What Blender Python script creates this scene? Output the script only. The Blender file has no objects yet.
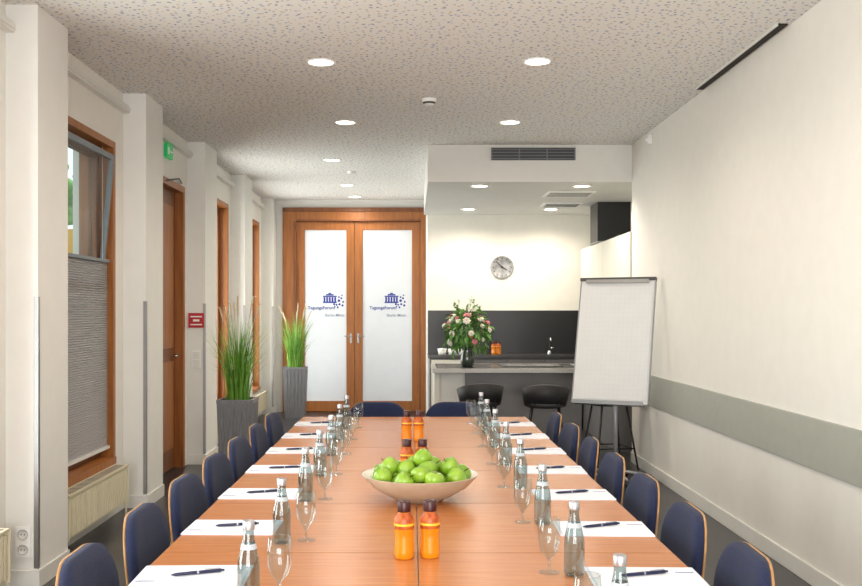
import bpy, math, random
from mathutils import Vector, Matrix
random.seed(7)
sc=bpy.context.scene
sc.view_settings.view_transform='Standard'
F=980.0; CZ=1.45; H=3.07; XR=2.13; XP=-1.97; XW=-2.14; YD=14.2; TT=0.74

# ------------------------------------------------------------ materials
def lin(c):
    o=[]
    for v in c:
        v/=255.0
        o.append(v/12.92 if v<=0.04045 else ((v+0.055)/1.055)**2.4)
    return (o[0],o[1],o[2],1.0)
MATS={}
def pm(name,c,rough=0.5,metal=0.0,spec=0.5,var=0.0,scale=8.0,stretch=(1,1,1),c2=None,bump=0.0,bscale=60,emit=None,es=0,trans=0,sheen=0,coat=0):
    m=bpy.data.materials.new(name); m.use_nodes=True
    nt=m.node_tree; N=nt.nodes; L=nt.links
    b=N['Principled BSDF']
    b.inputs['Base Color'].default_value=lin(c)
    b.inputs['Roughness'].default_value=rough
    b.inputs['Metallic'].default_value=metal
    b.inputs['Specular IOR Level'].default_value=spec
    b.inputs['Transmission Weight'].default_value=trans
    b.inputs['Sheen Weight'].default_value=sheen
    b.inputs['Coat Weight'].default_value=coat
    tc=N.new('ShaderNodeTexCoord'); mp=N.new('ShaderNodeMapping')
    mp.inputs['Scale'].default_value=stretch
    L.new(tc.outputs['Object'],mp.inputs['Vector'])
    n=N.new('ShaderNodeTexNoise'); n.inputs['Scale'].default_value=scale; n.inputs['Detail'].default_value=5
    L.new(mp.outputs[0],n.inputs['Vector'])
    r=N.new('ShaderNodeValToRGB')
    a=lin(c)
    if c2 is None:
        k=max(var,0.015)
        lo=tuple(x*(1-k) for x in a[:3])+(1,); hi=tuple(min(1,x*(1+k)) for x in a[:3])+(1,)
    else: lo=a; hi=lin(c2)
    r.color_ramp.elements[0].position=0.32; r.color_ramp.elements[0].color=lo
    r.color_ramp.elements[1].position=0.68; r.color_ramp.elements[1].color=hi
    L.new(n.outputs['Fac'],r.inputs[0]); L.new(r.outputs[0],b.inputs['Base Color'])
    if bump>0:
        n2=N.new('ShaderNodeTexNoise'); n2.inputs['Scale'].default_value=bscale; n2.inputs['Detail'].default_value=3
        L.new(tc.outputs['Object'],n2.inputs['Vector'])
        bp=N.new('ShaderNodeBump'); bp.inputs['Strength'].default_value=bump; bp.inputs['Distance'].default_value=0.01
        L.new(n2.outputs['Fac'],bp.inputs['Height']); L.new(bp.outputs[0],b.inputs['Normal'])
    if emit:
        b.inputs['Emission Color'].default_value=lin(emit); b.inputs['Emission Strength'].default_value=es
    MATS[name]=m
    return m
def glassy(name,tint=(245,250,250),base=0.05,edge=0.5,rough=0.02,power=3.0):
    m=bpy.data.materials.new(name); m.use_nodes=True
    nt=m.node_tree; N=nt.nodes; L=nt.links
    N.remove(N['Principled BSDF'])
    o=N['Material Output']
    t=N.new('ShaderNodeBsdfTransparent'); t.inputs[0].default_value=lin(tint)
    g=N.new('ShaderNodeBsdfGlossy'); g.inputs['Roughness'].default_value=rough
    g.inputs[0].default_value=(0.95,0.97,1,1)
    lw=N.new('ShaderNodeLayerWeight'); lw.inputs['Blend'].default_value=0.5
    pw=N.new('ShaderNodeMath'); pw.operation='POWER'; pw.inputs[1].default_value=power
    ma=N.new('ShaderNodeMath'); ma.operation='MULTIPLY_ADD'; ma.inputs[1].default_value=edge; ma.inputs[2].default_value=base
    L.new(lw.outputs['Facing'],pw.inputs[0]); L.new(pw.outputs[0],ma.inputs[0])
    mx=N.new('ShaderNodeMixShader')
    L.new(ma.outputs[0],mx.inputs[0]); L.new(t.outputs[0],mx.inputs[1]); L.new(g.outputs[0],mx.inputs[2])
    L.new(mx.outputs[0],o.inputs[0])
    MATS[name]=m; return m

wallw=pm('wall_paint',(233,230,224),0.85,spec=0.2,bump=0.06,bscale=180)
pilw=pm('pilaster_paint',(228,227,223),0.8,spec=0.2,bump=0.05,bscale=150)
kitw=pm('kitchen_paint',(240,238,230),0.8,spec=0.2)
trimw=pm('trim_white',(224,223,218),0.5)
floorm=pm('floor_vinyl',(44,43,45),0.3,c2=(56,55,58),scale=3,bump=0.02)
raile=pm('chair_rail_grey',(168,169,160),0.6,var=0.03,scale=14)
wood=pm('door_wood',(140,82,32),0.4,c2=(166,102,44),scale=5,stretch=(6,6,0.5))
wooddk=pm('door_wood_dark',(104,58,26),0.45,c2=(130,76,36),scale=5,stretch=(6,6,0.5))
tablem=pm('table_beech',(176,106,56),0.27,c2=(192,122,68),scale=4,stretch=(1.2,14,1),spec=0.5)
tedge=pm('table_edge',(122,72,40),0.4,c2=(138,84,48),scale=5)
beech=pm('chair_beech',(160,116,72),0.4,c2=(180,136,88),scale=6,stretch=(1,1,5))
blue=pm('blue_fabric',(12,22,52),0.85,c2=(20,34,74),scale=120,bump=0.3,bscale=400,sheen=0.05)
chrome=pm('metal_chrome',(190,192,195),0.25,metal=1)
steel=pm('metal_brushed',(165,165,165),0.38,metal=1)
blackm=pm('black_metal',(22,22,24),0.4)
darkup=pm('dark_upholstery',(38,36,38),0.6,var=0.15,scale=40)
frost=pm('frosted_glass',(216,220,226),0.5,spec=0.3,emit=(225,232,245),es=0.08)  # faint emission stands in for daylight behind the door glass
logob=pm('logo_blue',(34,52,150),0.5)
logog=pm('logo_grey',(160,166,190),0.5)
cream=pm('radiator_cream',(226,218,192),0.4)
red=pm('sign_red',(180,28,34),0.4)
white=pm('plastic_white',(238,238,236),0.35)
paper=pm('paper_white',(230,232,240),0.8)
paperl=pm('paper_lines',(196,202,214),0.8)
penm=pm('pen_blue',(18,26,66),0.3)
glass=glassy('clear_glass',(238,245,245),0.05,0.55,power=2.2)
glassb=glassy('bottle_glass',(198,210,210),0.06,0.6,power=2.0)
pane=glassy('window_glass',(246,250,250),0.01,0.12,power=4)
silver=pm('cap_silver',(190,190,195),0.3,metal=0.8)
label=pm('bottle_label',(180,190,198),0.5)
juice=pm('orange_juice',(222,124,8),0.18,c2=(236,142,18),scale=10,coat=0.6)
jlabel=pm('juice_label',(120,26,18),0.4,c2=(214,110,30),scale=55)
jcap=pm('juice_cap',(60,14,16),0.35)
jyel=pm('juice_label_yellow',(250,200,60),0.4)
bowlm=pm('bowl_stoneware',(192,178,156),0.45,c2=(206,192,170),scale=10)
bowli=pm('bowl_inside',(220,214,202),0.35)
apple=pm('apple_green',(106,150,26),0.28,c2=(150,184,54),scale=14,coat=0.3)
stem=pm('apple_stem',(70,50,24),0.7)
grass=pm('grass_blade',(60,122,30),0.6,c2=(128,176,60),scale=9)
grass2=pm('grass_blade_light',(150,190,90),0.6)
plume=pm('grass_plume',(206,190,158),0.9)
planterm=pm('planter_grey',(96,96,100),0.4,c2=(130,130,134),scale=12,stretch=(14,14,0.4))
soil=pm('soil',(46,34,26),0.95,bump=0.6)
leaf=pm('leaf_green',(52,104,36),0.5,c2=(104,152,64),scale=20)
fred=pm('flower_red',(196,28,40),0.6)
fwhite=pm('flower_white',(244,240,228),0.6)
fpink=pm('flower_pink',(236,150,160),0.6)
forg=pm('flower_orange',(232,120,70),0.6)
vasem=pm('vase_dark',(56,68,56),0.12,coat=0.6)
counter=pm('worktop_stone',(170,168,164),0.3,var=0.08,scale=40)
counterd=pm('worktop_dark',(52,51,52),0.22,c2=(64,63,64),scale=60)
panelg=pm('cabinet_grey',(100,98,98),0.4,var=0.05)
splash=pm('backsplash_black',(30,30,33),0.3)
cabw=pm('cabinet_white',(220,217,206),0.35)
grille=pm('vent_grille',(70,70,72),0.5)
blackd=pm('slot_black',(34,28,24),0.8)
emis=pm('lamp_lens',(255,250,238),0.4,emit=(255,246,226),es=12)
clockm=pm('clock_face',(130,132,136),0.3,c2=(176,178,180),scale=18)
greens=pm('exit_green',(20,150,80),0.4,emit=(30,190,100),es=0.3)
foliage=pm('tree_foliage',(64,112,44),0.8,c2=(130,176,90),scale=5,bump=1.0,bscale=12)
bark=pm('tree_bark',(80,66,52),0.9,bump=0.5)
ground=pm('ground_outdoor',(120,128,104),0.9,var=0.15,scale=3)
yell=pm('sign_yellow',(226,166,40),0.7)
flipframe=pm('flipchart_grey',(150,152,156),0.35,metal=0.3)
flipw=pm('flipchart_board',(226,226,226),0.4)
flipp=pm('flipchart_paper',(224,225,226),0.8)
flipl=pm('flipchart_paper_lines',(210,213,218),0.8)
sash=pm('sash_grey',(120,126,132),0.5)

bm_=pm('blind_fabric',(180,174,172),0.9)
b=bm_.node_tree.nodes['Principled BSDF']
nt=bm_.node_tree
tr=nt.nodes.new('ShaderNodeBsdfTranslucent'); tr.inputs[0].default_value=lin((170,166,166))
mx=nt.nodes.new('ShaderNodeMixShader'); mx.inputs[0].default_value=0.25
nt.links.new(b.outputs[0],mx.inputs[1]); nt.links.new(tr.outputs[0],mx.inputs[2]); nt.links.new(mx.outputs[0],nt.nodes['Material Output'].inputs[0])

# perforated acoustic ceiling
cm=bpy.data.materials.new('ceiling_acoustic'); cm.use_nodes=True
nt=cm.node_tree; N=nt.nodes; L=nt.links; b=N['Principled BSDF']; b.inputs['Roughness'].default_value=0.9
b.inputs['Specular IOR Level'].default_value=0.1
tc=N.new('ShaderNodeTexCoord')
vo=N.new('ShaderNodeTexVoronoi'); vo.inputs['Scale'].default_value=23; vo.voronoi_dimensions='2D'
L.new(tc.outputs['Object'],vo.inputs['Vector'])
sep=N.new('ShaderNodeSeparateColor'); L.new(vo.outputs['Color'],sep.inputs[0])
mul=N.new('ShaderNodeMath'); mul.operation='MULTIPLY_ADD'; mul.inputs[1].default_value=0.12; mul.inputs[2].default_value=0.12
L.new(sep.outputs[0],mul.inputs[0])
lt=N.new('ShaderNodeMath'); lt.operation='LESS_THAN'
L.new(vo.outputs['Distance'],lt.inputs[0]); L.new(mul.outputs[0],lt.inputs[1])
rp=N.new('ShaderNodeValToRGB'); rp.color_ramp.interpolation='CONSTANT'
rp.color_ramp.elements[0].color=lin((176,182,206)); rp.color_ramp.elements[1].position=0.45; rp.color_ramp.elements[1].color=lin((204,190,174))
e=rp.color_ramp.elements.new(0.75); e.color=lin((160,162,174))
L.new(sep.outputs[1],rp.inputs[0])
mc=N.new('ShaderNodeMix'); mc.data_type='RGBA'
mc.inputs[6].default_value=lin((234,232,228))
L.new(lt.outputs[0],mc.inputs[0]); L.new(rp.outputs[0],mc.inputs[7])
L.new(mc.outputs[2],b.inputs['Base Color'])
MATS['ceiling']=cm

# ------------------------------------------------------------ mesh builder
class MB:
    def __init__(s): s.v=[];s.f=[];s.m=[];s.s=[];s.mats=[]
    def mi(s,m):
        if m not in s.mats: s.mats.append(m)
        return s.mats.index(m)
    def add(s,vs,fs,mat,smooth=False,M=None):
        o=len(s.v); k=s.mi(mat)
        for v in vs:
            v=Vector(v)
            if M is not None: v=M@v
            s.v.append(v[:])
        for f in fs:
            s.f.append(tuple(i+o for i in f)); s.m.append(k); s.s.append(smooth)
    def box(s,a,b,mat,M=None):
        x0,y0,z0=[min(a[i],b[i]) for i in range(3)]; x1,y1,z1=[max(a[i],b[i]) for i in range(3)]
        vs=[(x0,y0,z0),(x1,y0,z0),(x1,y1,z0),(x0,y1,z0),(x0,y0,z1),(x1,y0,z1),(x1,y1,z1),(x0,y1,z1)]
        fs=[(0,3,2,1),(4,5,6,7),(0,1,5,4),(1,2,6,5),(2,3,7,6),(3,0,4,7)]
        s.add(vs,fs,mat,False,M)
    def lathe(s,prof,mat,seg=24,loc=(0,0,0),M=None,smooth=True):
        vs=[];rings=[]
        for r,z in prof:
            if r<1e-5: rings.append([len(vs)]); vs.append((loc[0],loc[1],loc[2]+z))
            else:
                rings.append(list(range(len(vs),len(vs)+seg)))
                for i in range(seg):
                    a=2*math.pi*i/seg; vs.append((loc[0]+r*math.cos(a),loc[1]+r*math.sin(a),loc[2]+z))
        fs=[]
        for A,B in zip(rings,rings[1:]):
            if len(A)==1 and len(B)==1: continue
            for i in range(seg):
                j=(i+1)%seg
                if len(A)==1: fs.append((A[0],B[j],B[i]))
                elif len(B)==1: fs.append((A[i],A[j],B[0]))
                else: fs.append((A[i],A[j],B[j],B[i]))
        s.add(vs,fs,mat,smooth,M)
    def sphere(s,c,r,mat,seg=16,rings=10,M=None):
        if not hasattr(r,'__len__'): r=(r,r,r)
        T=Matrix.Translation(c)@Matrix.Diagonal((r[0],r[1],r[2],1))
        if M is not None: T=M@T
        prof=[(math.sin(math.pi*i/rings),-math.cos(math.pi*i/rings)) for i in range(rings+1)]
        prof[0]=(0,-1);prof[-1]=(0,1)
        s.lathe(prof,mat,seg,(0,0,0),T)
    def tube(s,pts,r,mat,seg=8,M=None):
        pts=[Vector(p) for p in pts]; n=len(pts)
        rs=r if hasattr(r,'__len__') else [r]*n
        vs=[]; 
        up=None
        for i,p in enumerate(pts):
            t=(pts[min(i+1,n-1)]-pts[max(i-1,0)]).normalized()
            if up is None:
                up=Vector((0,0,1)) if abs(t.z)<0.9 else Vector((1,0,0))
            u=t.cross(up)
            if u.length<1e-4: u=t.cross(Vector((0,1,0)))
            u.normalize(); w=u.cross(t).normalized(); up=w
            for k in range(seg):
                a=2*math.pi*k/seg; vs.append((p+(u*math.cos(a)+w*math.sin(a))*rs[i])[:])
        fs=[]
        for i in range(n-1):
            for k in range(seg):
                j=(k+1)%seg
                fs.append((i*seg+k,i*seg+j,(i+1)*seg+j,(i+1)*seg+k))
        fs.append(tuple(range(seg-1,-1,-1))); fs.append(tuple((n-1)*seg+k for k in range(seg)))
        s.add(vs,fs,mat,True,M)
    def mesh(s,name):
        me=bpy.data.meshes.new(name)
        me.from_pydata(s.v,[],s.f)
        for m in s.mats: me.materials.append(m)
        me.polygons.foreach_set('material_index',s.m)
        me.polygons.foreach_set('use_smooth',s.s)
        me.update(); return me
    def obj(s,name,loc=(0,0,0),rz=0,bevel=0,parent=None):
        o=bpy.data.objects.new(name,s.mesh(name)); sc.collection.objects.link(o)
        o.location=loc; o.rotation_euler=(0,0,rz)
        if bevel:
            md=o.modifiers.new('bevel','BEVEL'); md.width=bevel; md.segments=2; md.limit_method='ANGLE'; md.angle_limit=math.radians(40)
        if parent: o.parent=parent
        return o
def inst(me,name,loc,rz=0,bevel=0):
    o=bpy.data.objects.new(name,me); sc.collection.objects.link(o); o.location=loc; o.rotation_euler=(0,0,rz)
    if bevel:
        md=o.modifiers.new('bevel','BEVEL'); md.width=bevel; md.segments=2; md.limit_method='ANGLE'; md.angle_limit=math.radians(40)
    return o
def boxobj(name,a,b,mat,bevel=0):
    m=MB(); c=[(a[i]+b[i])/2 for i in range(3)]
    m.box([a[i]-c[i] for i in range(3)],[b[i]-c[i] for i in range(3)],mat); return m.obj(name,c,0,bevel)

# ------------------------------------------------------------ room shell
YB=-2.6
boxobj('floor',(-2.44,YB-0.2,-0.15),(3.0,14.6,0),floorm)
m=MB(); m.box((-2.44,YB-0.2,H),(3.0,14.6,H+0.15),cm); m.obj('ceiling')
boxobj('wall_right',(XR,YB,0),(XR+0.25,9.49,H),wallw)
m=MB()
m.box((0.2,12.7,0),(2.95,12.95,H),kitw)
m.box((2.75,9.49,0),(2.95,12.7,H),kitw)
m.box((XR+0.25,9.3,0),(2.95,9.49,H),kitw)
m.obj('wall_kitchen')
boxobj('wall_partition',(0.2,12.95,0),(0.35,14.2,H),pilw)
m=MB(); m.box((0.155,9.49,2.71),(2.75,12.7,H-0.001),pilw); m.obj('ceiling_soffit')
boxobj('wall_back',(-2.44,YD+0.12,0),(3.0,YD+0.4,H),pilw)
m=MB()
m.box((-2.44,YB-0.2,0),(2.38,YB,0.5),wallw); m.box((-2.44,YB-0.2,2.8),(2.38,YB,H),wallw)
m.box((-2.44,YB-0.2,0.5),(-1.9,YB,2.8),wallw); m.box((1.9,YB-0.2,0.5),(2.38,YB,2.8),wallw)
m.obj('wall_front')
m=MB()
for x in (-1.9,-0.66,0.6,1.84): m.box((x,YB-0.15,0.5),(x+0.06,YB-0.08,2.8),wood)
m.box((-1.84,YB-0.15,0.5),(1.84,YB-0.08,0.56),wood); m.box((-1.84,YB-0.15,2.74),(1.84,YB-0.08,2.8),wood)
m.obj('added_rear_window')  # unseen glazing behind the camera, added to let light into the room

bays=[(1.55,2.85,0.37,2.67),(3.6,4.95,0.37,2.67),(5.68,7.05,0.37,2.67),(8.05,9.2,0.0,2.62),(10.1,11.4,0.37,2.7),(12.3,13.7,0.37,2.7)]
m=MB(); y=YB-0.2
for (a,b_,z0,z1) in bays:
    m.box((XW-0.3,y,0),(XW,a,H),wallw)
    if z0>0: m.box((XW-0.3,a,0),(XW,b_,z0),wallw)
    m.box((XW-0.3,a,z1),(XW,b_,H),wallw)
    y=b_
m.box((XW-0.3,y,0),(XW,14.6,H),wallw)
m.obj('wall_left')
pl=[(0.95,1.42),(3.05,3.5),(5.16,5.61),(7.26,7.75),(9.33,9.9),(11.56,12.1),(13.9,14.18)]
for a,b_ in pl:
    boxobj('pilaster',(XW+0.0005,a,0),(XP,b_,H-0.001),pilw)
    m=MB()
    m.box((XP-0.02,a-0.004,0.1),(XP+0.004,a-0.0002,1.53),steel); m.box((XP+0.0002,a-0.0002,0.1),(XP+0.004,a+0.02,1.53),steel)
    m.obj('corner_guard')
m=MB(); m.box((XR-0.014,YB,0),(XR,9.49,0.10),trimw); m.obj('baseboard_right',bevel=0.003)
m=MB()
for a,b_ in pl:
    m.box((XP,a-0.012,0),(XP+0.012,b_,0.09),trimw); m.box((XW,a-0.012,0),(XP,a,0.09),trimw)
m.box((XW,7.75,0),(XW+0.012,8.0,0.09),trimw)
for a,b_ in ((3.5,5.148),(5.61,7.248),(9.9,11.548),(12.1,13.888)): m.box((XW,a,0),(XW+0.012,b_,0.09),trimw)
m.obj('baseboard_left')
m=MB(); m.box((XR-0.016,YB,0.62),(XR,9.47,0.89),raile); m.obj('trim_1',bevel=0.003)
for i,(a,b_) in enumerate(((1.42,3.05),(3.5,5.16),(5.61,7.26),(7.75,9.33),(9.9,11.56),(12.1,13.9))):
    m=MB(); m.box((XW,a,2.92),(XW+0.05,b_,2.97),trimw); m.box((XW+0.05,a,2.935),(XW+0.056,b_,2.955),trimw); m.obj('trim_%d'%(i+2))
m=MB(); m.box((2.055,5.5,H-0.01),(2.11,7.1,H-0.0005),blackd); m.box((2.045,5.5,H-0.014),(2.055,7.1,H-0.0005),trimw); m.obj('ceiling_slot')

def window(name,a,b_,z0,z1,upper=False):
    m=MB(); xo=XW-0.24
    t=0.05
    m.box((xo,a,z0),(XW+0.008,a+t,z1),wood); m.box((xo,b_-t,z0),(XW+0.008,b_,z1),wood)
    m.box((xo,a+t,z1-t),(XW+0.008,b_-t,z1),wood); m.box((xo,a+t,z0),(XW+0.03,b_-t,z0+t),wood)
    x0=XW-0.15;x1=XW-0.09; w=0.075
    A=a+t;B=b_-t;Z0=z0+t;Z1=z1-t
    m.box((x0,A,Z0),(x1,A+w,Z1),wooddk); m.box((x0,B-w,Z0),(x1,B,Z1),wooddk)
    m.box((x0,A+w,Z1-w),(x1,B-w,Z1),wooddk); m.box((x0,A+w,Z0),(x1,B-w,Z0+w),wooddk)
    m.box((x0+0.02,A+w,Z0+w),(x0+0.03,B-w,Z1-w),pane)
    if upper:
        T=Matrix.Translation((XW-0.085,0,Z0+1.2))@Matrix.Rotation(math.radians(5),4,'Y')
        hh=Z1-Z0-1.25; y0=A+0.03;y1=B-0.03;ww=0.04
        m.box((0,y0,0),(0.03,y0+ww,hh),sash,T); m.box((0,y1-ww,0),(0.03,y1,hh),sash,T)
        m.box((0,y0,hh-ww),(0.03,y1,hh),sash,T); m.box((0,y0,0),(0.03,y1,ww),sash,T)
        m.box((0.012,y0+ww,ww),(0.018,y1-ww,hh-ww),pane,T)
    return m.obj(name,bevel=0.003)
window('window_1',*bays[2],upper=True)
window('window_2',*bays[4]); window('window_3',*bays[5]); window('window_4',*bays[1]); window('window_6',*bays[0])
def blind(a,b_,zb,zt):
    m=MB(); n=int((zt-zb)/0.016); vs=[];fs=[]
    for i in range(n*2+1):
        z=zb+(zt-zb)*i/(n*2); x=XW-0.035+(0.005 if i%2 else -0.005)
        vs+= [(x,a,z),(x,b_,z)]
    for i in range(n*2): fs.append((2*i,2*i+1,2*i+3,2*i+2))
    m.add(vs,fs,bm_)
    m.box((XW-0.055,a,zt),(XW-0.015,b_,zt+0.022),sash); m.box((XW-0.055,a,zb-0.02),(XW-0.015,b_,zb),trimw)
    for yy in (a+0.12,b_-0.12): m.tube([(XW-0.03,yy,zt+0.02),(XW-0.03,yy,2.615)],0.0015,trimw,5)
    m.obj('pleated_blind')
blind(5.74,6.99,0.5,1.8)
m=MB(); a,b_,z0,z1=bays[3]
m.box((XW-0.28,a,0),(XW+0.01,a+0.05,z1),wood); m.box((XW-0.28,b_-0.06,0),(XW+0.01,b_,z1),wood); m.box((XW-0.28,a+0.05,z1-0.06),(XW+0.01,b_-0.06,z1),wood)
m.box((XW-0.13,a+0.05,0.01),(XW-0.07,b_-0.06,z1-0.06),wooddk)
m.box((XW-0.07,a+0.15,0.2),(XW-0.06,b_-0.16,1.0),wood); m.box((XW-0.07,a+0.15,1.12),(XW-0.06,b_-0.16,2.42),wood)
m.tube([(XW-0.07,b_-0.13,1.05),(XW-0.02,b_-0.13,1.05),(XW-0.02,b_-0.25,1.05)],0.01,chrome)
m.box((XW-0.07,8.15,z1-0.14),(XW-0.02,8.42,z1-0.08),steel)
m.tube([(XW-0.03,8.3,z1-0.07),(XW+0.06,8.75,z1+0.02),(XW+0.012,9.05,z1+0.02)],0.008,blackm,6)
m.obj('door_1',bevel=0.003)

m=MB(); xl=-1.87; xr=0.2
yf=YD
m.box((xl,yf-0.04,0),(xl+0.2,yf+0.12,2.94),wood); m.box((xr-0.08,yf-0.04,0),(xr,yf+0.12,2.94),wood)
m.box((xl+0.2,yf-0.04,2.76),(xr-0.08,yf+0.12,2.94),wood)
m.box((xl,yf-0.055,2.90),(xr,yf-0.04,2.96),wooddk); m.box((xl+0.2,yf-0.05,2.76),(xr-0.08,yf-0.04,2.79),wooddk)
m.box((xl+0.16,yf-0.05,0),(xl+0.2,yf-0.04,2.76),wooddk)
m.obj('door_frame',bevel=0.004)
boxobj('wall_door_infill',(XW,YD-0.0,0),(xl,YD+0.12,H),pilw)
boxobj('wall_door_header',(xl,YD,2.945),(xr,YD+0.12,H),pilw)
def leafdoor(name,x0,x1,hinge):
    m=MB(); w=0.115; y0=yf+0.0; y1=yf+0.06; Z0=0.01;Z1=2.755
    gx0,gx1,gz0,gz1=x0+w,x1-w,0.16,2.64
    m.box((x0,y0,Z0),(gx0,y1,Z1),wood); m.box((gx1,y0,Z0),(x1,y1,Z1),wood)
    m.box((gx0,y0,gz1),(gx1,y1,Z1),wood); m.box((gx0,y0,Z0),(gx1,y1,gz0),wood)
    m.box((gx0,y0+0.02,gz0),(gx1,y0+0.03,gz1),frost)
    hx=x1-0.05 if hinge=='l' else x0+0.05
    m.box((hx-0.015,y0-0.008,1.0),(hx+0.015,y0,1.14),steel)
    d=-1 if hinge=='l' else 1
    m.tube([(hx,y0-0.005,1.1),(hx,y0-0.05,1.1),(hx+d*0.09,y0-0.05,1.1)],0.008,steel)
    o=m.obj(name,bevel=0.003)
    g=MB(); cx=(gx0+gx1)/2+0.02; yy=y0+0.016; zc=1.64
    def sq(ax,az,bx,bz,mt=logob): g.box((ax,yy,az),(bx,yy+0.004,bz),mt)
    bx=cx-0.06; k_=0.86
    sq(bx,zc-0.06,bx+0.2,zc-0.04)
    for k in range(5): sq(bx+0.01+k*0.039,zc-0.04,bx+0.034+k*0.039,zc+0.025)
    sq(bx,zc+0.028,bx+0.2,zc+0.045); sq(bx+0.045,zc+0.05,bx+0.155,zc+0.07); sq(bx+0.08,zc+0.072,bx+0.12,zc+0.088)
    for (dx,dz,r) in ((0.19,-0.09,0.016),(0.23,-0.1,0.014),(0.27,-0.03,0.019),(0.28,-0.09,0.016),(0.31,0.01,0.015),(0.27,0.03,0.013),(0.34,-0.05,0.014),(0.33,-0.11,0.016),(0.20,-0.13,0.011),(0.32,0.06,0.011),(0.25,-0.14,0.014)):
        T=Matrix.Translation((bx+dx*k_,yy+0.004,zc+dz*k_))@Matrix.Rotation(math.pi/2,4,'X')
        g.lathe([(r,-0.002),(r,0.002),(0,0.002)],logob,10,M=T)
    lo=g.obj('logo',parent=o)
    for s_,zz,sz,mt,dx in (('TagungsForum',1.49,0.066,logob,-0.28),('Berlin Mitte',1.385,0.058,logog,-0.03)):
        cu=bpy.data.curves.new('logo_text','FONT'); cu.body=s_; cu.size=sz; cu.extrude=0.001; cu.offset=0.0004; cu.materials.append(mt)
        to=bpy.data.objects.new('logo_text',cu); sc.collection.objects.link(to)
        to.location=(cx+dx,yy,zz); to.rotation_euler=(math.pi/2,0,0); to.parent=o
leafdoor('door_2',xl+0.2,xl+1.035,'l'); leafdoor('door_3',xl+1.04,xr-0.085,'r')

# ------------------------------------------------------------ ceiling fittings
WARM=(1,0.88,0.73)
def downlight(x,y,z,p=36):
    m=MB()
    m.lathe([(0.098,0),(0.1,-0.004),(0.095,-0.009),(0.08,-0.007),(0.078,0)],white,32)
    m.lathe([(0.078,-0.001),(0.0,-0.0015)],emis,32)
    o=m.obj('ceiling_downlight',(x,y,z))
    l=bpy.data.lights.new('downlight_lamp','SPOT'); l.energy=p; l.color=WARM; l.spot_size=math.radians(165); l.spot_blend=0.6; l.shadow_soft_size=0.07
    lo=bpy.data.objects.new('downlight_lamp',l); sc.collection.objects.link(lo); lo.location=(0,0,-0.03); lo.parent=o
for x,y in ((-0.59,6.35),(0.81,6.33),(-0.57,8.36),(0.836,8.36),(-0.85,10.44),(-0.83,12.5),(-0.8,13.75)): downlight(x,y,H)
for x,y in ((-0.59,4.3),(0.81,4.3),(-0.59,2.2),(0.81,2.2)): downlight(x,y,H,24)
for x,y in ((0.675,9.78),(1.7,9.8),(0.69,12.0),(1.7,12.0)): downlight(x,y,2.71,50)
m=MB(); m.lathe([(0.055,0),(0.055,-0.02),(0.045,-0.025),(0.035,-0.045),(0.0,-0.05)],white,24); m.lathe([(0.048,-0.026),(0.05,-0.03),(0.04,-0.04)],grille,24)
m.obj('smoke_detector',(0.13,7.45,H))
m=MB(); m.lathe([(0.05,0),(0.05,-0.02),(0.0,-0.03)],white,20); m.obj('smoke_detector',(-0.7,11.3,H))
m=MB(); x0=0.765;x1=1.58; zc=2.985
m.box((x0,9.478,zc-0.065),(x1,9.49,zc+0.055),grille)
for k in range(4): m.box((x0+0.01,9.466,zc-0.055+k*0.03),(x1-0.01,9.48,zc-0.049+k*0.03),sash)
for k in range(4): m.box((x0+k*(x1-x0-0.01)/3,9.464,zc-0.065),(x0+k*(x1-x0-0.01)/3+0.01,9.478,zc+0.055),sash)
m.obj('air_vent')
def cvent(x,y,w,d):
    m=MB(); m.box((-w/2,-d/2,-0.012),(w/2,d/2,0),white)
    for k in range(7): m.box((-w/2+0.03,-d/2+0.04+k*(d-0.08)/7,-0.014),(w/2-0.03,-d/2+0.04+k*(d-0.08)/7+0.014,-0.012),grille)
    m.obj('ceiling_vent',(x,y,2.71))
cvent(1.67,10.45,0.5,0.45); cvent(1.75,11.5,0.45,0.4)

# ------------------------------------------------------------ kitchen
m=MB()
m.box((0.22,9.62,0.06),(0.27,10.35,0.86),cabw)
m.box((0.27,9.66,0.06),(0.52,10.35,0.86),cabw)
m.box((0.29,9.645,0.5),(0.50,9.66,0.84),trimw); m.box((0.29,9.645,0.1),(0.50,9.66,0.47),trimw)
m.box((0.52,9.62,0.0),(1.66,10.35,0.86),panelg)
m.box((0.24,9.7,0.0),(0.52,10.3,0.06),blackm)
m.box((0.2,9.5,0.86),(1.7,10.4,0.90),counter)
m.box((0.24,9.54,0.9),(1.66,10.36,0.903),counterd)
m.obj('kitchen_peninsula',bevel=0.003)
m=MB()
m.box((0.22,12.12,0),(2.1,12.68,0.88),panelg)
m.box((0.2,12.08,0.88),(2.1,12.69,0.92),counterd)
for k in range(4): m.box((0.24+k*0.47,12.1,0.12),(0.69+k*0.47,12.12,0.86),cabw if k==0 else panelg); m.box((0.3+k*0.47,12.085,0.8),(0.62+k*0.47,12.1,0.815),steel)
m.box((2.12,10.1,0),(2.74,12.68,0.88),panelg); m.box((2.1,10.05,0.88),(2.745,12.69,0.92),counterd)
m.box((0.205,12.682,0.92),(2.745,12.698,1.47),splash)
m.obj('kitchen_counter',bevel=0.003)
m=MB()
m.box((2.14,9.52,1.45),(2.74,12.3,2.24),cabw)
for k in range(4): m.box((2.12,9.53+k*0.695,1.46),(2.14,10.215+k*0.695,2.23),cabw)
m.obj('wall_cabinet',bevel=0.003)
m=MB(); m.box((2.12,11.2,2.241),(2.5,11.65,2.709),blackm); m.box((2.115,11.19,2.241),(2.505,11.66,2.26),steel); m.obj('range_hood_duct')
m=MB(); m.box((-0.3,-0.25,0),(0.3,0.25,0.008),blackm)
for dx,dy in ((-0.14,-0.11),(0.14,-0.11),(-0.14,0.12),(0.14,0.12)): m.lathe([(0.075,0.008),(0.085,0.0095),(0.085,0.008)],steel,24,(dx,dy,0))
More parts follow.
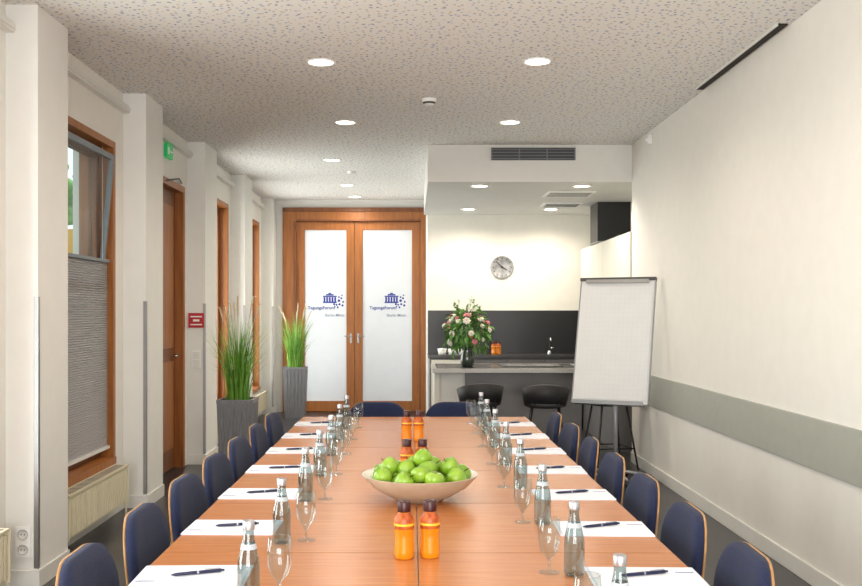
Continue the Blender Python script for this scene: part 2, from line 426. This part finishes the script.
m.obj('cooktop',(1.2,10.0,0.903))
m=MB(); m.lathe([(0.025,0),(0.025,0.03),(0.015,0.04)],chrome,16); m.tube([(0,0,0.03),(0,0,0.16),(0,-0.04,0.2),(0,-0.12,0.2),(0,-0.15,0.16)],0.009,chrome)
m.tube([(0.02,0,0.06),(0.06,0,0.08)],0.006,chrome); m.obj('kitchen_faucet',(1.75,12.5,0.921))
def cup():
    m=MB(); m.lathe([(0,0),(0.028,0),(0.03,0.01),(0.042,0.07),(0.039,0.07),(0.027,0.012),(0,0.01)],white,20)
    m.tube([(0.038,0,0.055),(0.062,0,0.05),(0.06,0,0.025),(0.034,0,0.02)],0.004,white,6); return m.mesh('coffee_cup')
cme=cup()
for x,y in ((0.36,12.3),(0.49,12.3),(0.4,12.45),(0.62,12.35),(0.55,12.5)): inst(cme,'coffee_cup',(x,y,0.9205))
m=MB(); T=Matrix.Rotation(math.pi/2,4,'X')
m.lathe([(0,0),(0.15,0),(0.15,0.02),(0.14,0.028),(0.135,0.02),(0,0.02)],clockm,40,M=T)
for k in range(12):
    a=k*math.pi/6; m.box((-0.004,-0.024,0.105),(0.004,-0.02,0.128),blackm,Matrix.Rotation(a,4,'Y'))
m.box((-0.006,-0.028,-0.02),(0.006,-0.024,0.075),blackm,Matrix.Rotation(2.1,4,'Y')); m.box((-0.004,-0.03,-0.02),(0.004,-0.026,0.11),blackm,Matrix.Rotation(-0.8,4,'Y'))
m.lathe([(0.015,0.02),(0.015,0.032),(0,0.032)],blackm,16,M=T)
m.obj('wall_clock',(1.166,12.7,2.03))

# ------------------------------------------------------------ conference table
m=MB(); XL=-0.736;XRt=0.77; xm=0.017; sp=0.75; y0=1.39
for i in range(7):
    ya=y0+i*sp; yb=ya+sp
    for xa,xb in ((XL,xm),(xm,XRt)):
        m.box((xa+0.0015,ya+0.002,TT-0.003),(xb-0.0015,yb-0.002,TT),tablem)
        m.box((xa+0.001,ya+0.0015,TT-0.028),(xb-0.001,yb-0.0015,TT-0.003),tedge)
for i in range(8):
    yy=min(max(y0+i*sp,y0+0.06),y0+7*sp-0.08)
    for s_ in (-0.3,0.33):
        m.tube([(s_,yy,0.03),(s_,yy,TT-0.03)],0.028,chrome,14)
    m.box((-0.38,yy-0.03,0),(0.41,yy+0.03,0.03),chrome)
    m.box((-0.6,yy-0.025,TT-0.06),(0.64,yy+0.025,TT-0.028),steel)
m.obj('conference_table')

# ------------------------------------------------------------ chairs
def rrect(w,h,r,n=6,topw=None):
    pts=[]
    for cx,cy,a0 in ((w/2-r,h/2-r,0),(-w/2+r,h/2-r,90),(-w/2+r,-h/2+r,180),(w/2-r,-h/2+r,270)):
        for k in range(n+1):
            a=math.radians(a0+90*k/n); pts.append((cx+r*math.cos(a),cy+r*math.sin(a)))
    return pts
def pad(m,w,h,r,thick,mat,fn,inset=0.0,rings=5,smooth=True,dome=0.0):
    out=rrect(w-2*inset,h-2*inset,max(r-inset,0.01))
    n=len(out); vs=[];fs=[]
    sc_=[1.0,0.93,0.75,0.5,0.25]
    def ring(s,t): 
        i0=len(vs)
        for x,y in out: vs.append(fn(x*s,y*s,t))
        return i0
    idx=[]
    for s in reversed(sc_): idx.append(ring(s,-0.0))
    idx.append(ring(1.0,thick*0.7))
    for s in sc_[1:]: idx.append(ring(s,thick+dome*(1-s*s)))
    for A,B in zip(idx,idx[1:]):
        for k in range(n):
            j=(k+1)%n; fs.append((A+k,A+j,B+j,B+k))
    fs.append(tuple(idx[0]+k for k in range(n-1,-1,-1))); fs.append(tuple(idx[-1]+k for k in range(n)))
    m.add(vs,fs,mat,smooth)
def chair_mesh():
    m=MB()
    def back(u,v,t):
        z=0.628+v; taper=1.0-0.14*max(0,-v/0.2)
        x=u*taper
        y=-0.215-0.10*(z-0.45)+0.055*4*x*x*2 + t
        return (x,y,z)
    pad(m,0.425,0.375,0.13,0.009,beech,back)
    def backp(u,v,t): 
        return back(u,v,t+0.008)
    pad(m,0.425,0.375,0.13,0.03,blue,backp,inset=0.0,dome=0.008)
    def seat(u,v,t): return (u*(1+0.08*v/0.2),v+0.005,0.43+t-0.25*max(0,v-0.13)**1.5)
    pad(m,0.44,0.42,0.1,0.012,beech,seat)
    def seatp(u,v,t): return seat(u,v,t+0.010)
    pad(m,0.44,0.42,0.1,0.032,blue,seatp,inset=0.004,dome=0.01)
    for s in (-1,1):
        m.tube([(s*0.2,-0.24,0.012),(s*0.19,-0.19,0.42),(s*0.175,-0.2,0.46),(s*0.15,-0.235,0.6)],0.011,chrome,8)
        m.tube([(s*0.2,0.2,0.012),(s*0.185,0.16,0.41)],0.011,chrome,8)
        m.tube([(s*0.188,-0.19,0.415),(s*0.185,0.16,0.415)],0.009,chrome,8)
        for yy in (-0.24,0.2): m.lathe([(0,0),(0.015,0),(0.015,0.02),(0.011,0.025)],blackm,10,(s*0.2,yy,0))
    m.tube([(-0.185,0.1,0.415),(0.185,0.1,0.415)],0.009,chrome,8)
    return m.mesh('conference_chair')
cme=chair_mesh()
ys=[2.0,2.6,3.17,3.75,4.33,4.9,5.5,6.1]
for y in ys:
    inst(cme,'conference_chair',(-0.65,y,0),-math.pi/2+random.uniform(-.05,.05))
    inst(cme,'conference_chair',(0.675,y+0.02,0),math.pi/2+random.uniform(-.05,.05))
inst(cme,'conference_chair',(-0.245,6.68,0),math.pi); inst(cme,'conference_chair',(0.31,6.68,0),math.pi+0.04)

# ------------------------------------------------------------ table items
def pad_mesh():
    m=MB()
    m.box((-0.1485,-0.105,0),(0.1485,0.105,0.004),paper)
    m.box((-0.146,-0.103,0.004),(-0.138,0.103,0.0045),paperl)
    m.box((0.09,0.05,0.004),(0.14,0.056,0.0042),logob); m.box((0.1,0.042,0.004),(0.135,0.045,0.0042),paperl)
    return m.mesh('notepad')
def pen_mesh():
    m=MB(); T=Matrix.Rotation(math.pi/2,4,'Y')
    m.lathe([(0,-0.07),(0.0015,-0.07),(0.0045,-0.058),(0.0048,0.0),(0.005,0.062),(0.003,0.066),(0.003,0.072),(0,0.072)],penm,12,M=T)
    m.box((0.02,-0.0015,0.005),(0.06,0.0015,0.0075),silver); m.lathe([(0.0052,-0.002),(0.0052,0.003)],silver,12,M=T)
    return m.mesh('ballpoint_pen')
def wb_mesh():
    m=MB()
    pr=[(0,0.006),(0.016,0.004),(0.02,0.0),(0.026,0.003),(0.028,0.01),(0.028,0.085),(0.026,0.105),(0.0185,0.135),(0.0135,0.16),(0.0125,0.18),(0.0125,0.19)]
    m.lathe(pr,glassb,24)
    m.lathe([(0.0142,0.178),(0.0145,0.18),(0.0145,0.198),(0.013,0.2),(0,0.2)],silver,20)
    m.lathe([(0.0205,0.131),(0.0175,0.144)],label,20)
    return m.mesh('water_bottle')
def gl_mesh():
    m=MB()
    m.lathe([(0.028,0.001),(0.006,0.005),(0.0045,0.012),(0.0045,0.035),(0.012,0.045),(0.024,0.06),(0.030,0.085),(0.031,0.11),(0.028,0.15),(0.0270,0.1505),(0.0265,0.15)],glass,24)
    m.lathe([(0.0045,0.035),(0,0.04)],glass,12)
    m.lathe([(0.0283,0.0),(0.0283,0.002)],glass,24)
    m.lathe([(0.0282,0.1485),(0.0282,0.1505)],glass,24)
    return m.mesh('drinking_glass')
def jb_mesh():
    m=MB()
    m.lathe([(0,0.0),(0.025,0.0),(0.029,0.004),(0.0295,0.02),(0.027,0.06),(0.0275,0.075),(0.0285,0.078),(0.0285,0.108),(0.026,0.118),(0.017,0.132),(0.015,0.14)],juice,24)
    m.lathe([(0.0287,0.086),(0.0292,0.088),(0.0292,0.112),(0.0265,0.119),(0.018,0.132)],jlabel,24)
    m.lathe([(0.0293,0.096),(0.0293,0.102)],jyel,24)
    m.lathe([(0.019,0.134),(0.0195,0.136),(0.0195,0.162),(0.018,0.165),(0,0.165)],jcap,20)
    return m.mesh('juice_bottle')
nm,pn,wb,gm,jb=pad_mesh(),pen_mesh(),wb_mesh(),gl_mesh(),jb_mesh()
for i in range(8):
    y=2.03+i*0.597
    inst(nm,'notepad',(-0.587,y,TT),math.pi+random.uniform(-.03,.03)); inst(nm,'notepad',(0.622,y-0.02,TT),random.uniform(-.03,.03))
    inst(pn,'ballpoint_pen',(-0.587+0.01,y+0.01,TT+0.0096),math.radians(18)+random.uniform(-.1,.1)); inst(pn,'ballpoint_pen',(0.622,y,TT+0.0096),math.radians(20)+random.uniform(-.1,.1))
for y in (2.4,3.01,3.68,4.25,4.85,5.42,5.98):
    inst(wb,'water_bottle',(-0.40,y,TT)); inst(gm,'drinking_glass',(-0.33,y+0.04,TT))
for y in (2.06,2.64,3.28,3.95,4.55,5.15,5.72,6.2):
    inst(wb,'water_bottle',(0.437,y,TT)); inst(gm,'drinking_glass',(0.374,y+0.03,TT))
for x,y in ((-0.023,2.83),(0.052,2.84),(-0.022,4.2),(0.045,4.2),(-0.03,5.4),(0.036,5.4)): inst(jb,'juice_bottle',(x,y,TT))
for x,y in ((1.02,12.25),(1.09,12.3),(1.05,12.37)): inst(jb,'juice_bottle',(x,y,0.9205))
m=MB()
m.lathe([(0,0.004),(0.075,0.0),(0.085,0.004),(0.12,0.02),(0.175,0.052),(0.215,0.094),(0.219,0.1)],bowlm,48)
m.lathe([(0.219,0.1),(0.214,0.1),(0.17,0.06),(0.115,0.03),(0.08,0.014),(0,0.012)],bowli,48)
bowl=m.obj('fruit_bowl',(0.03,3.7,TT))
m=MB()
pos=[]
for k in range(6):
    a=k*math.pi/3+0.25; pos.append((0.1*math.cos(a),0.1*math.sin(a),0.062))
pos.append((0,0,0.055))
for k in range(9):
    a=k*2*math.pi/9+0.15; R=0.155+random.uniform(-.012,.008); pos.append((R*math.cos(a),R*math.sin(a),0.096+random.uniform(-.008,.01)))
for k in range(4):
    a=k*math.pi/2+0.5; pos.append((0.058*math.cos(a),0.058*math.sin(a),0.118+random.uniform(-.006,.006)))
pos+= [(0.012,-0.01,0.158),(-0.115,-0.02,0.128),(0.11,-0.03,0.13),(0.0,-0.12,0.115)]
ap=[(0,-0.022),(0.010,-0.030),(0.022,-0.029),(0.032,-0.018),(0.0365,0.0),(0.0365,0.011),(0.032,0.023),(0.020,0.030),(0.009,0.028),(0,0.018)]
for p in pos:
    T=Matrix.Translation(p)@Matrix.Rotation(random.uniform(-.9,.9),4,'X')@Matrix.Rotation(random.uniform(-.9,.9),4,'Y')@Matrix.Diagonal((1,1,random.uniform(.92,1.05),1))
    m.lathe(ap,apple,20,M=T); m.tube([(0,0,0.018),(0.002,0,0.034),(0.005,0,0.042)],0.0016,stem,5,M=T)
o=m.obj('apples'); o.parent=bowl

# ------------------------------------------------------------ bar stools
def stool():
    m=MB()
    n=14; vs=[];fs=[]
    for k in range(n+1):
        a=math.radians(180+ -15 + 210*k/n)
        hgt=0.20*(0.62+0.38*math.sin(math.pi*k/n))
        for r,z in ((0.185,0.60),(0.215,0.60+hgt),(0.19,0.605+hgt),(0.16,0.62)):
            vs.append((r*math.cos(a)*1.02,r*math.sin(a),z))
    for k in range(n):
        for j in range(4):
            j2=(j+1)%4; fs.append((k*4+j,(k+1)*4+j,(k+1)*4+j2,k*4+j2))
    fs.append((0,1,2,3)); fs.append((n*4+3,n*4+2,n*4+1,n*4))
    m.add(vs,fs,darkup,True)
    m.lathe([(0,0.585),(0.15,0.585),(0.19,0.60),(0.19,0.63),(0.16,0.65),(0,0.655)],darkup,28)
    for sx in (-1,1):
        for sy in (-1,1): m.tube([(sx*0.12,sy*0.12,0.59),(sx*0.2,sy*0.2,0.0)],[0.011,0.009],blackm,8)
    r=0.165
    m.tube([(-r,-r,0.2),(r,-r,0.2),(r,r,0.2),(-r,r,0.2),(-r,-r,0.2)],0.007,blackm,6)
    return m.mesh('bar_stool')
st=stool()
inst(st,'bar_stool',(0.63,9.05,0),0.1); inst(st,'bar_stool',(1.21,8.9,0),-0.1); inst(st,'bar_stool',(1.83,9.1,0),0.2)

# ------------------------------------------------------------ flip chart
m=MB()
tl=math.atan2(0.27,1.06); T=Matrix.Translation((0,0,0.68))@Matrix.Rotation(-tl,4,'X')
hh=1.10; W=0.325
m.box((-W,0,0),(W,0.02,hh),flipw,T)
m.box((-W-.008,-0.004,-0.005),(-W+.002,0.024,hh),flipframe,T); m.box((W-.002,-0.004,-0.005),(W+.008,0.024,hh),flipframe,T)
m.box((-W-.01,-0.02,hh-0.025),(W+.01,0.024,hh),grille,T); m.box((-W+.05,-0.03,hh-0.05),(W-.05,-0.012,hh-0.02),steel,T)
m.box((-W+.02,-0.008,0.03),(W-.012,-0.0,hh-0.03),flipp,T)
for k in range(1,25): m.box((-W+.025,-0.0084,0.03+k*0.042),(W-.017,-0.008,0.0312+k*0.042),flipl,T)
for k in range(1,15): m.box((-W+.02+k*0.042,-0.0084,0.035),(-W+.0212+k*0.042,-0.008,hh-.035),flipl,T)
m.box((-W+.02,-0.065,-0.02),(W-.02,0.0,-0.005),flipframe,T); m.box((-W+.02,-0.065,-0.005),(W-.02,-0.06,0.012),flipframe,T)
m.tube([(0.02,0.12,0.05),(0.02,0.12,0.95)],0.018,flipframe,12)
m.tube([(0.02,0.12,0.9),(0.02,0.085,0.95)],0.015,flipframe,10)
m.tube([(0.02,0.12,0.95),(0.02,0.25,1.4)],0.012,flipframe,10)
for k in range(5):
    a=k*2*math.pi/5+0.3; c=math.cos(a);s=math.sin(a)
    m.tube([(0.02,0.12,0.1),(0.02+0.3*c,0.12+0.3*s,0.06)],[0.018,0.012],flipframe,8)
    m.sphere((0.02+0.3*c,0.12+0.3*s,0.028),0.028,blackm,12,8)
m.obj('flip_chart',(1.665,8.28,0),math.radians(-28),bevel=0.0)

# ------------------------------------------------------------ planters and grasses
def planter(x,y,seed,gh):
    random.seed(seed)
    root=bpy.data.objects.new('potted_ornamental_grass',None); sc.collection.objects.link(root); root.location=(x,y,0)
    m=MB(); h=0.7; nr=12
    def side(w0,w1,z0,z1):
        pts=[]
        for s in range(4):
            for k in range(nr):
                t=-1+2*k/nr; off=0.006 if k%2 else 0
                for tt in (t,t+2/nr*0.98):
                    u=[(tt,-1+0),(1,tt),(-tt,1),(-1,-tt)][s]; nn=[(0,-1),(1,0),(0,1),(-1,0)][s]
                    pts.append((u,nn,off))
        vs=[]
        for w,z in ((w0,z0),(w1,z1)):
            for u,nn,off in pts: vs.append((u[0]*w+nn[0]*off,u[1]*w+nn[1]*off,z))
        n=len(pts); fs=[(i,(i+1)%n,(i+1)%n+n,i+n) for i in range(n)]
        return vs,fs
    vs,fs=side(0.125,0.15,0,h-0.02); m.add(vs,fs,planterm)
    for a,b in (((-0.157,-0.157),(0.157,-0.13)),((-0.157,0.13),(0.157,0.157)),((-0.157,-0.13),(-0.13,0.13)),((0.13,-0.13),(0.157,0.13))):
        m.box((a[0],a[1],h-0.03),(b[0],b[1],h),planterm)
    m.box((-0.135,-0.135,h-0.05),(0.135,0.135,h-0.03),soil); m.box((-0.12,-0.12,0.0),(0.12,0.12,0.01),planterm)
    m.obj('planter',parent=root)
    g=MB()
    for k in range(340):
        a=random.uniform(0,2*math.pi); r=random.uniform(0,0.11); L_=gh*random.uniform(0.45,1.0); lean=random.uniform(0.02,0.26)*(1 if random.random()<.85 else 1.4)*gh/0.85
        bx,by=r*math.cos(a),r*math.sin(a); da=a+random.uniform(-.6,.6); w=random.uniform(0.003,0.006)
        tw=random.uniform(0,math.pi); px,py=math.cos(tw)*w,math.sin(tw)*w
        vs=[];n=6
        for i in range(n+1):
            t=i/n; dd=lean*t**2.2; z=h-0.04+L_*(t-0.12*t**3*(lean/0.2))
            ww=(1-t**1.5)
            vs+=[(bx+dd*math.cos(da)-px*ww,by+dd*math.sin(da)-py*ww,z),(bx+dd*math.cos(da)+px*ww,by+dd*math.sin(da)+py*ww,z)]
        g.add(vs,[(2*i,2*i+1,2*i+3,2*i+2) for i in range(n)],grass if random.random()<.75 else grass2,True)
    for k in range(8):
        a=random.uniform(0,2*math.pi); le=random.uniform(0.08,0.24); L_=gh*random.uniform(0.9,1.07)
        c,s=math.cos(a),math.sin(a)
        pts=[(0.04*c+le*c*t**2,0.04*s+le*s*t**2,h-0.04+L_*t) for t in (0,.25,.5,.8,.92,1)]
        g.tube(pts[:5],0.0018,grass2,4)
        p=[Vector(pts[3]),Vector(pts[4]),Vector(pts[5])]
        g.tube([p[0],p[1],p[2],p[2]+Vector((0.03*c,0.03*s,0.0))],[0.002,0.007,0.006,0.001],plume,6)
        for q in range(26):
            t=random.random(); b0=p[0].lerp(p[2],t); d=Vector((random.uniform(-1,1),random.uniform(-1,1),random.uniform(0.2,1.4))).normalized()*0.027
            g.tube([b0,b0+d],[0.0014,0.0004],plume,3)
    g.obj('grass',parent=root)
planter(-1.51,8.5,3,0.88); planter(-1.6,13.45,5,0.86)

# ------------------------------------------------------------ bouquet
random.seed(11)
root=bpy.data.objects.new('flower_bouquet',None); sc.collection.objects.link(root); root.location=(0.555,9.85,0.903)
m=MB(); m.lathe([(0,0),(0.045,0),(0.06,0.01),(0.07,0.06),(0.062,0.12),(0.05,0.16),(0.06,0.2),(0.056,0.2),(0.046,0.16),(0.05,0.12),(0,0.1)],vasem,28); m.obj('vase',parent=root)
m=MB()
def bloom(c,r,mat,d):
    q=Vector((0,0,1)).rotation_difference(Vector(d).normalized()).to_matrix().to_4x4()
    for layer,(n,rr,tilt) in enumerate(((7,0.62,0.25),(6,0.42,0.6),(4,0.2,0.9))):
        for k in range(n):
            a=2*math.pi*k/n+layer*0.4
            T=Matrix.Translation(c)@q@Matrix.Rotation(a,4,'Z')@Matrix.Translation((r*rr,0,r*0.18*layer))@Matrix.Rotation(-tilt,4,'Y')
            m.sphere((0,0,0),(r*0.42,r*0.34,r*0.1),mat,8,5,M=T)
    m.sphere(Vector(c)+Vector(d).normalized()*r*0.3,r*0.2,forg if mat==fwhite else mat,8,6)
cols=[fwhite,fpink,fwhite,fred,fwhite,forg,fwhite,fwhite,fpink]
for k in range(46):
    th=random.uniform(0,2*math.pi); ph=math.acos(random.uniform(-0.55,1))
    d=(math.sin(ph)*math.cos(th),math.sin(ph)*math.sin(th),math.cos(ph))
    R=random.uniform(0.17,0.245); c=(d[0]*R*1.05,d[1]*R,0.32+d[2]*R*1.12)
    bloom(c,random.uniform(0.024,0.043),cols[k%9],d)
    m.tube([(0,0,0.15),(c[0]*0.5,c[1]*0.5,0.25),c],0.003,leaf,5)
for k in range(330):
    th=random.uniform(0,2*math.pi); ph=math.acos(random.uniform(-0.75,1)); R=random.uniform(0.12,0.265)
    c=Vector((math.sin(ph)*math.cos(th)*R,math.sin(ph)*math.sin(th)*R,0.32+math.cos(ph)*R*1.1))
    T=Matrix.Translation(c)@Matrix.Rotation(th,4,'Z')@Matrix.Rotation(ph-0.9+random.uniform(-.5,.5),4,'Y')@Matrix.Rotation(random.uniform(-1,1),4,'X')
    l=random.uniform(0.03,0.06); w=l*0.32
    m.add([(-l,0,0),(-l*.3,w,0.006),(l*.4,w*.8,0.004),(l,0,-0.01),(l*.4,-w*.8,0.004),(-l*.3,-w,0.006),(0,0,-0.004)],[(0,1,6),(1,2,6),(2,3,6),(3,4,6),(4,5,6),(5,0,6)],leaf,True,T)
for k in range(12):
    th=k*0.83; zt=0.64+0.07*math.sin(k*2.3); rr=0.10+0.07*((k*7)%5)/5
    m.tube([(0,0,0.2),(0.06*math.cos(th),0.06*math.sin(th),0.42),(rr*math.cos(th),rr*.7*math.sin(th),zt)],[0.003,0.003,0.002],leaf,4)
    for q in range(8):
        t=q/8; x=math.cos(th)*(0.06+(rr-.06)*(.3+.7*t)); y=math.sin(th)*(0.06+(rr*.7-.06)*(.3+.7*t)); z=0.42+(zt-0.42)*(.3+.7*t)
        m.sphere((x+random.uniform(-.015,.015),y,z),0.011,leaf if k%3 else fwhite,6,5)
m.obj('flowers',parent=root)

# ------------------------------------------------------------ radiators, signs, sockets
def radiator(y0,y1,z0=0.1,z1=0.37):
    m=MB(); x0=XW+0.03;x1=XW+0.13
    m.box((x0,y0,z0),(x1-0.02,y1,z1-0.01),cream)
    n=int((y1-y0)/0.045)
    for k in range(n):
        a=y0+0.01+k*(y1-y0-0.02)/n; m.box((x1-0.02,a,z0+0.02),(x1-0.004,a+0.028,z1-0.03),cream)
    m.box((x0-0.0,y0-0.006,z1-0.012),(x1,y1+0.006,z1),cream); m.box((x0,y0-0.006,z0),(x1,y0,z1),cream); m.box((x0,y1,z0),(x1,y1+0.006,z1),cream)
    for k in range(n): 
        a=y0+0.01+k*(y1-y0-0.02)/n; m.box((x0+0.015,a,z1),(x1-0.015,a+0.02,z1+0.001),grille)
    m.tube([(x1-0.03,y1+0.04,0.2),(x1-0.03,y1+0.04,0.0)],0.008,cream,8); m.tube([(x1-0.03,y1,0.2),(x1-0.03,y1+0.04,0.2)],0.012,white,8)
    m.box((XW+0.001,y0+0.1,z0+0.05),(x0,y0+0.14,z1-0.04),cream); m.box((XW+0.001,y1-0.14,z0+0.05),(x0,y1-0.1,z1-0.04),cream)
    m.obj('radiator',bevel=0.002)
radiator(5.75,6.95); radiator(10.1,11.3,0.1,0.35); radiator(12.35,13.6,0.1,0.36); radiator(3.65,4.9)
m=MB(); m.box((-0.075,-0.012,-0.07),(0.075,-0.001,0.07),red); m.box((-0.055,-0.013,0.03),(0.055,-0.012,0.042),white); m.box((-0.055,-0.013,-0.045),(0.055,-0.012,-0.035),white); m.box((-0.03,-0.013,-0.01),(0.03,-0.012,0.01),white)
m.obj('fire_alarm_sign',(-2.052,9.33,1.37))
def socket(name,x,y,z,n):
    m=MB(); m.box((-0.04,-0.01,0),(0.04,-0.0005,0.08*n),white)
    for k in range(n):
        T=Matrix.Translation((0,-0.01,0.04+0.08*k))@Matrix.Rotation(math.pi/2,4,'X')
        m.lathe([(0.03,0),(0.03,0.003),(0.027,0.003),(0.026,0.001),(0,0.001)],trimw,20,M=T)
        m.lathe([(0.0265,0.0012),(0.024,0.0012)],sash,20,M=T)
        for s in(-1,1): m.sphere((s*0.009,-0.011,0.04+0.08*k),0.0035,blackm,8,6)
    m.obj(name,(x,y,z),bevel=0)
socket('power_outlet',-2.045,5.16,0.16,2)
m=MB(); m.box((-0.04,-0.01,-0.08),(0.04,-0.001,0.08),white); m.box((-0.03,-0.015,-0.07),(0.03,-0.01,-0.005),trimw); m.box((-0.03,-0.015,0.005),(0.03,-0.01,0.07),trimw); m.obj('light_switch',(-2.05,9.33,1.0),bevel=0.002)
m=MB(); m.box((0.001,-0.1,-0.06),(0.03,0.1,0.06),greens); m.box((0.03,-0.08,-0.03),(0.032,-0.02,0.03),white); m.box((0.03,0.0,-0.008),(0.032,0.08,0.008),white); m.obj('exit_sign',(XW,8.55,2.85))
m=MB(); m.box((-0.04,-0.02,-0.04),(-0.001,0.02,0.04),white); m.sphere((-0.045,0,0),(0.015,0.018,0.02),white,12,8); m.obj('motion_sensor',(XR,8.7,2.98),bevel=0.003)

# ------------------------------------------------------------ outside
m=MB(); m.box((-40,-25,-0.3),(-2.46,60,-0.16),ground); m.obj('ground')
random.seed(4)
for tx,ty in ((-6.9,19.5),(-9.3,24),(-12,30),(-7.5,10.5),(-8.5,3)):
    m=MB(); m.tube([(0,0,0),(0.1,0,1.5),(0.0,0.1,3.2)],[0.18,0.14,0.08],bark,10)
    for k in range(110):
        d=Vector((random.gauss(0,1),random.gauss(0,1),random.gauss(0,0.9)))*1.0
        s=random.uniform(.1,.3)
        m.sphere((d.x,d.y,3.4+d.z),(s,s*1.1,s*0.7),foliage,8,6)
    m.obj('tree',(tx,ty,-0.16))
m=MB(); m.box((-0.35,-0.05,0),(0.35,0.05,0.4),yell); m.box((-0.03,-0.03,-2.24),(0.03,0.03,0),steel); m.obj('outdoor_sign',(-4.15,12.2,2.08))

# ------------------------------------------------------------ lights / world
w=bpy.data.worlds.new('world'); sc.world=w; w.use_nodes=True
bg=w.node_tree.nodes['Background']; bg.inputs[0].default_value=(0.86,0.93,1.0,1); bg.inputs[1].default_value=1.7
sl=bpy.data.lights.new('tree_fill_sun','SUN'); sl.energy=3.0; sl.angle=0.05; sl.color=(1,0.96,0.88)  # added to brighten the trees outside; the ceiling keeps it off the room
so=bpy.data.objects.new('tree_fill_sun',sl); sc.collection.objects.link(so); so.rotation_euler=(0,math.radians(42),0); so.location=(6,5,9)
def area(name,loc,rot,sx,sy,p,col):
    l=bpy.data.lights.new(name,'AREA'); l.shape='RECTANGLE'; l.size=sx; l.size_y=sy; l.energy=p; l.color=col
    o=bpy.data.objects.new(name,l); sc.collection.objects.link(o); o.location=loc; o.rotation_euler=rot
DAY=(1.0,0.97,0.93)
area('rear_fill_light',(0,YB-0.3,1.55),(math.radians(99),0,0),3.7,2.2,300,DAY)  # added fill lamp behind the unseen rear opening, tilted up towards the ceiling
for i,(a,b_,z0,z1) in enumerate(bays):
    if z0>0 and i!=2: area('daylight_side_window_%d'%i,(XW-0.5,(a+b_)/2,(z0+z1)/2),(0,math.radians(-95),0),2.2,1.2,78,DAY)

cam=bpy.data.cameras.new('camera'); co=bpy.data.objects.new('camera',cam); sc.collection.objects.link(co)
co.location=(0,0,CZ); co.rotation_euler=(math.radians(90),0,0)
cam.sensor_width=36; cam.lens=36*F/862; cam.shift_x=19/862; cam.shift_y=19/862; cam.clip_start=0.05
sc.camera=co
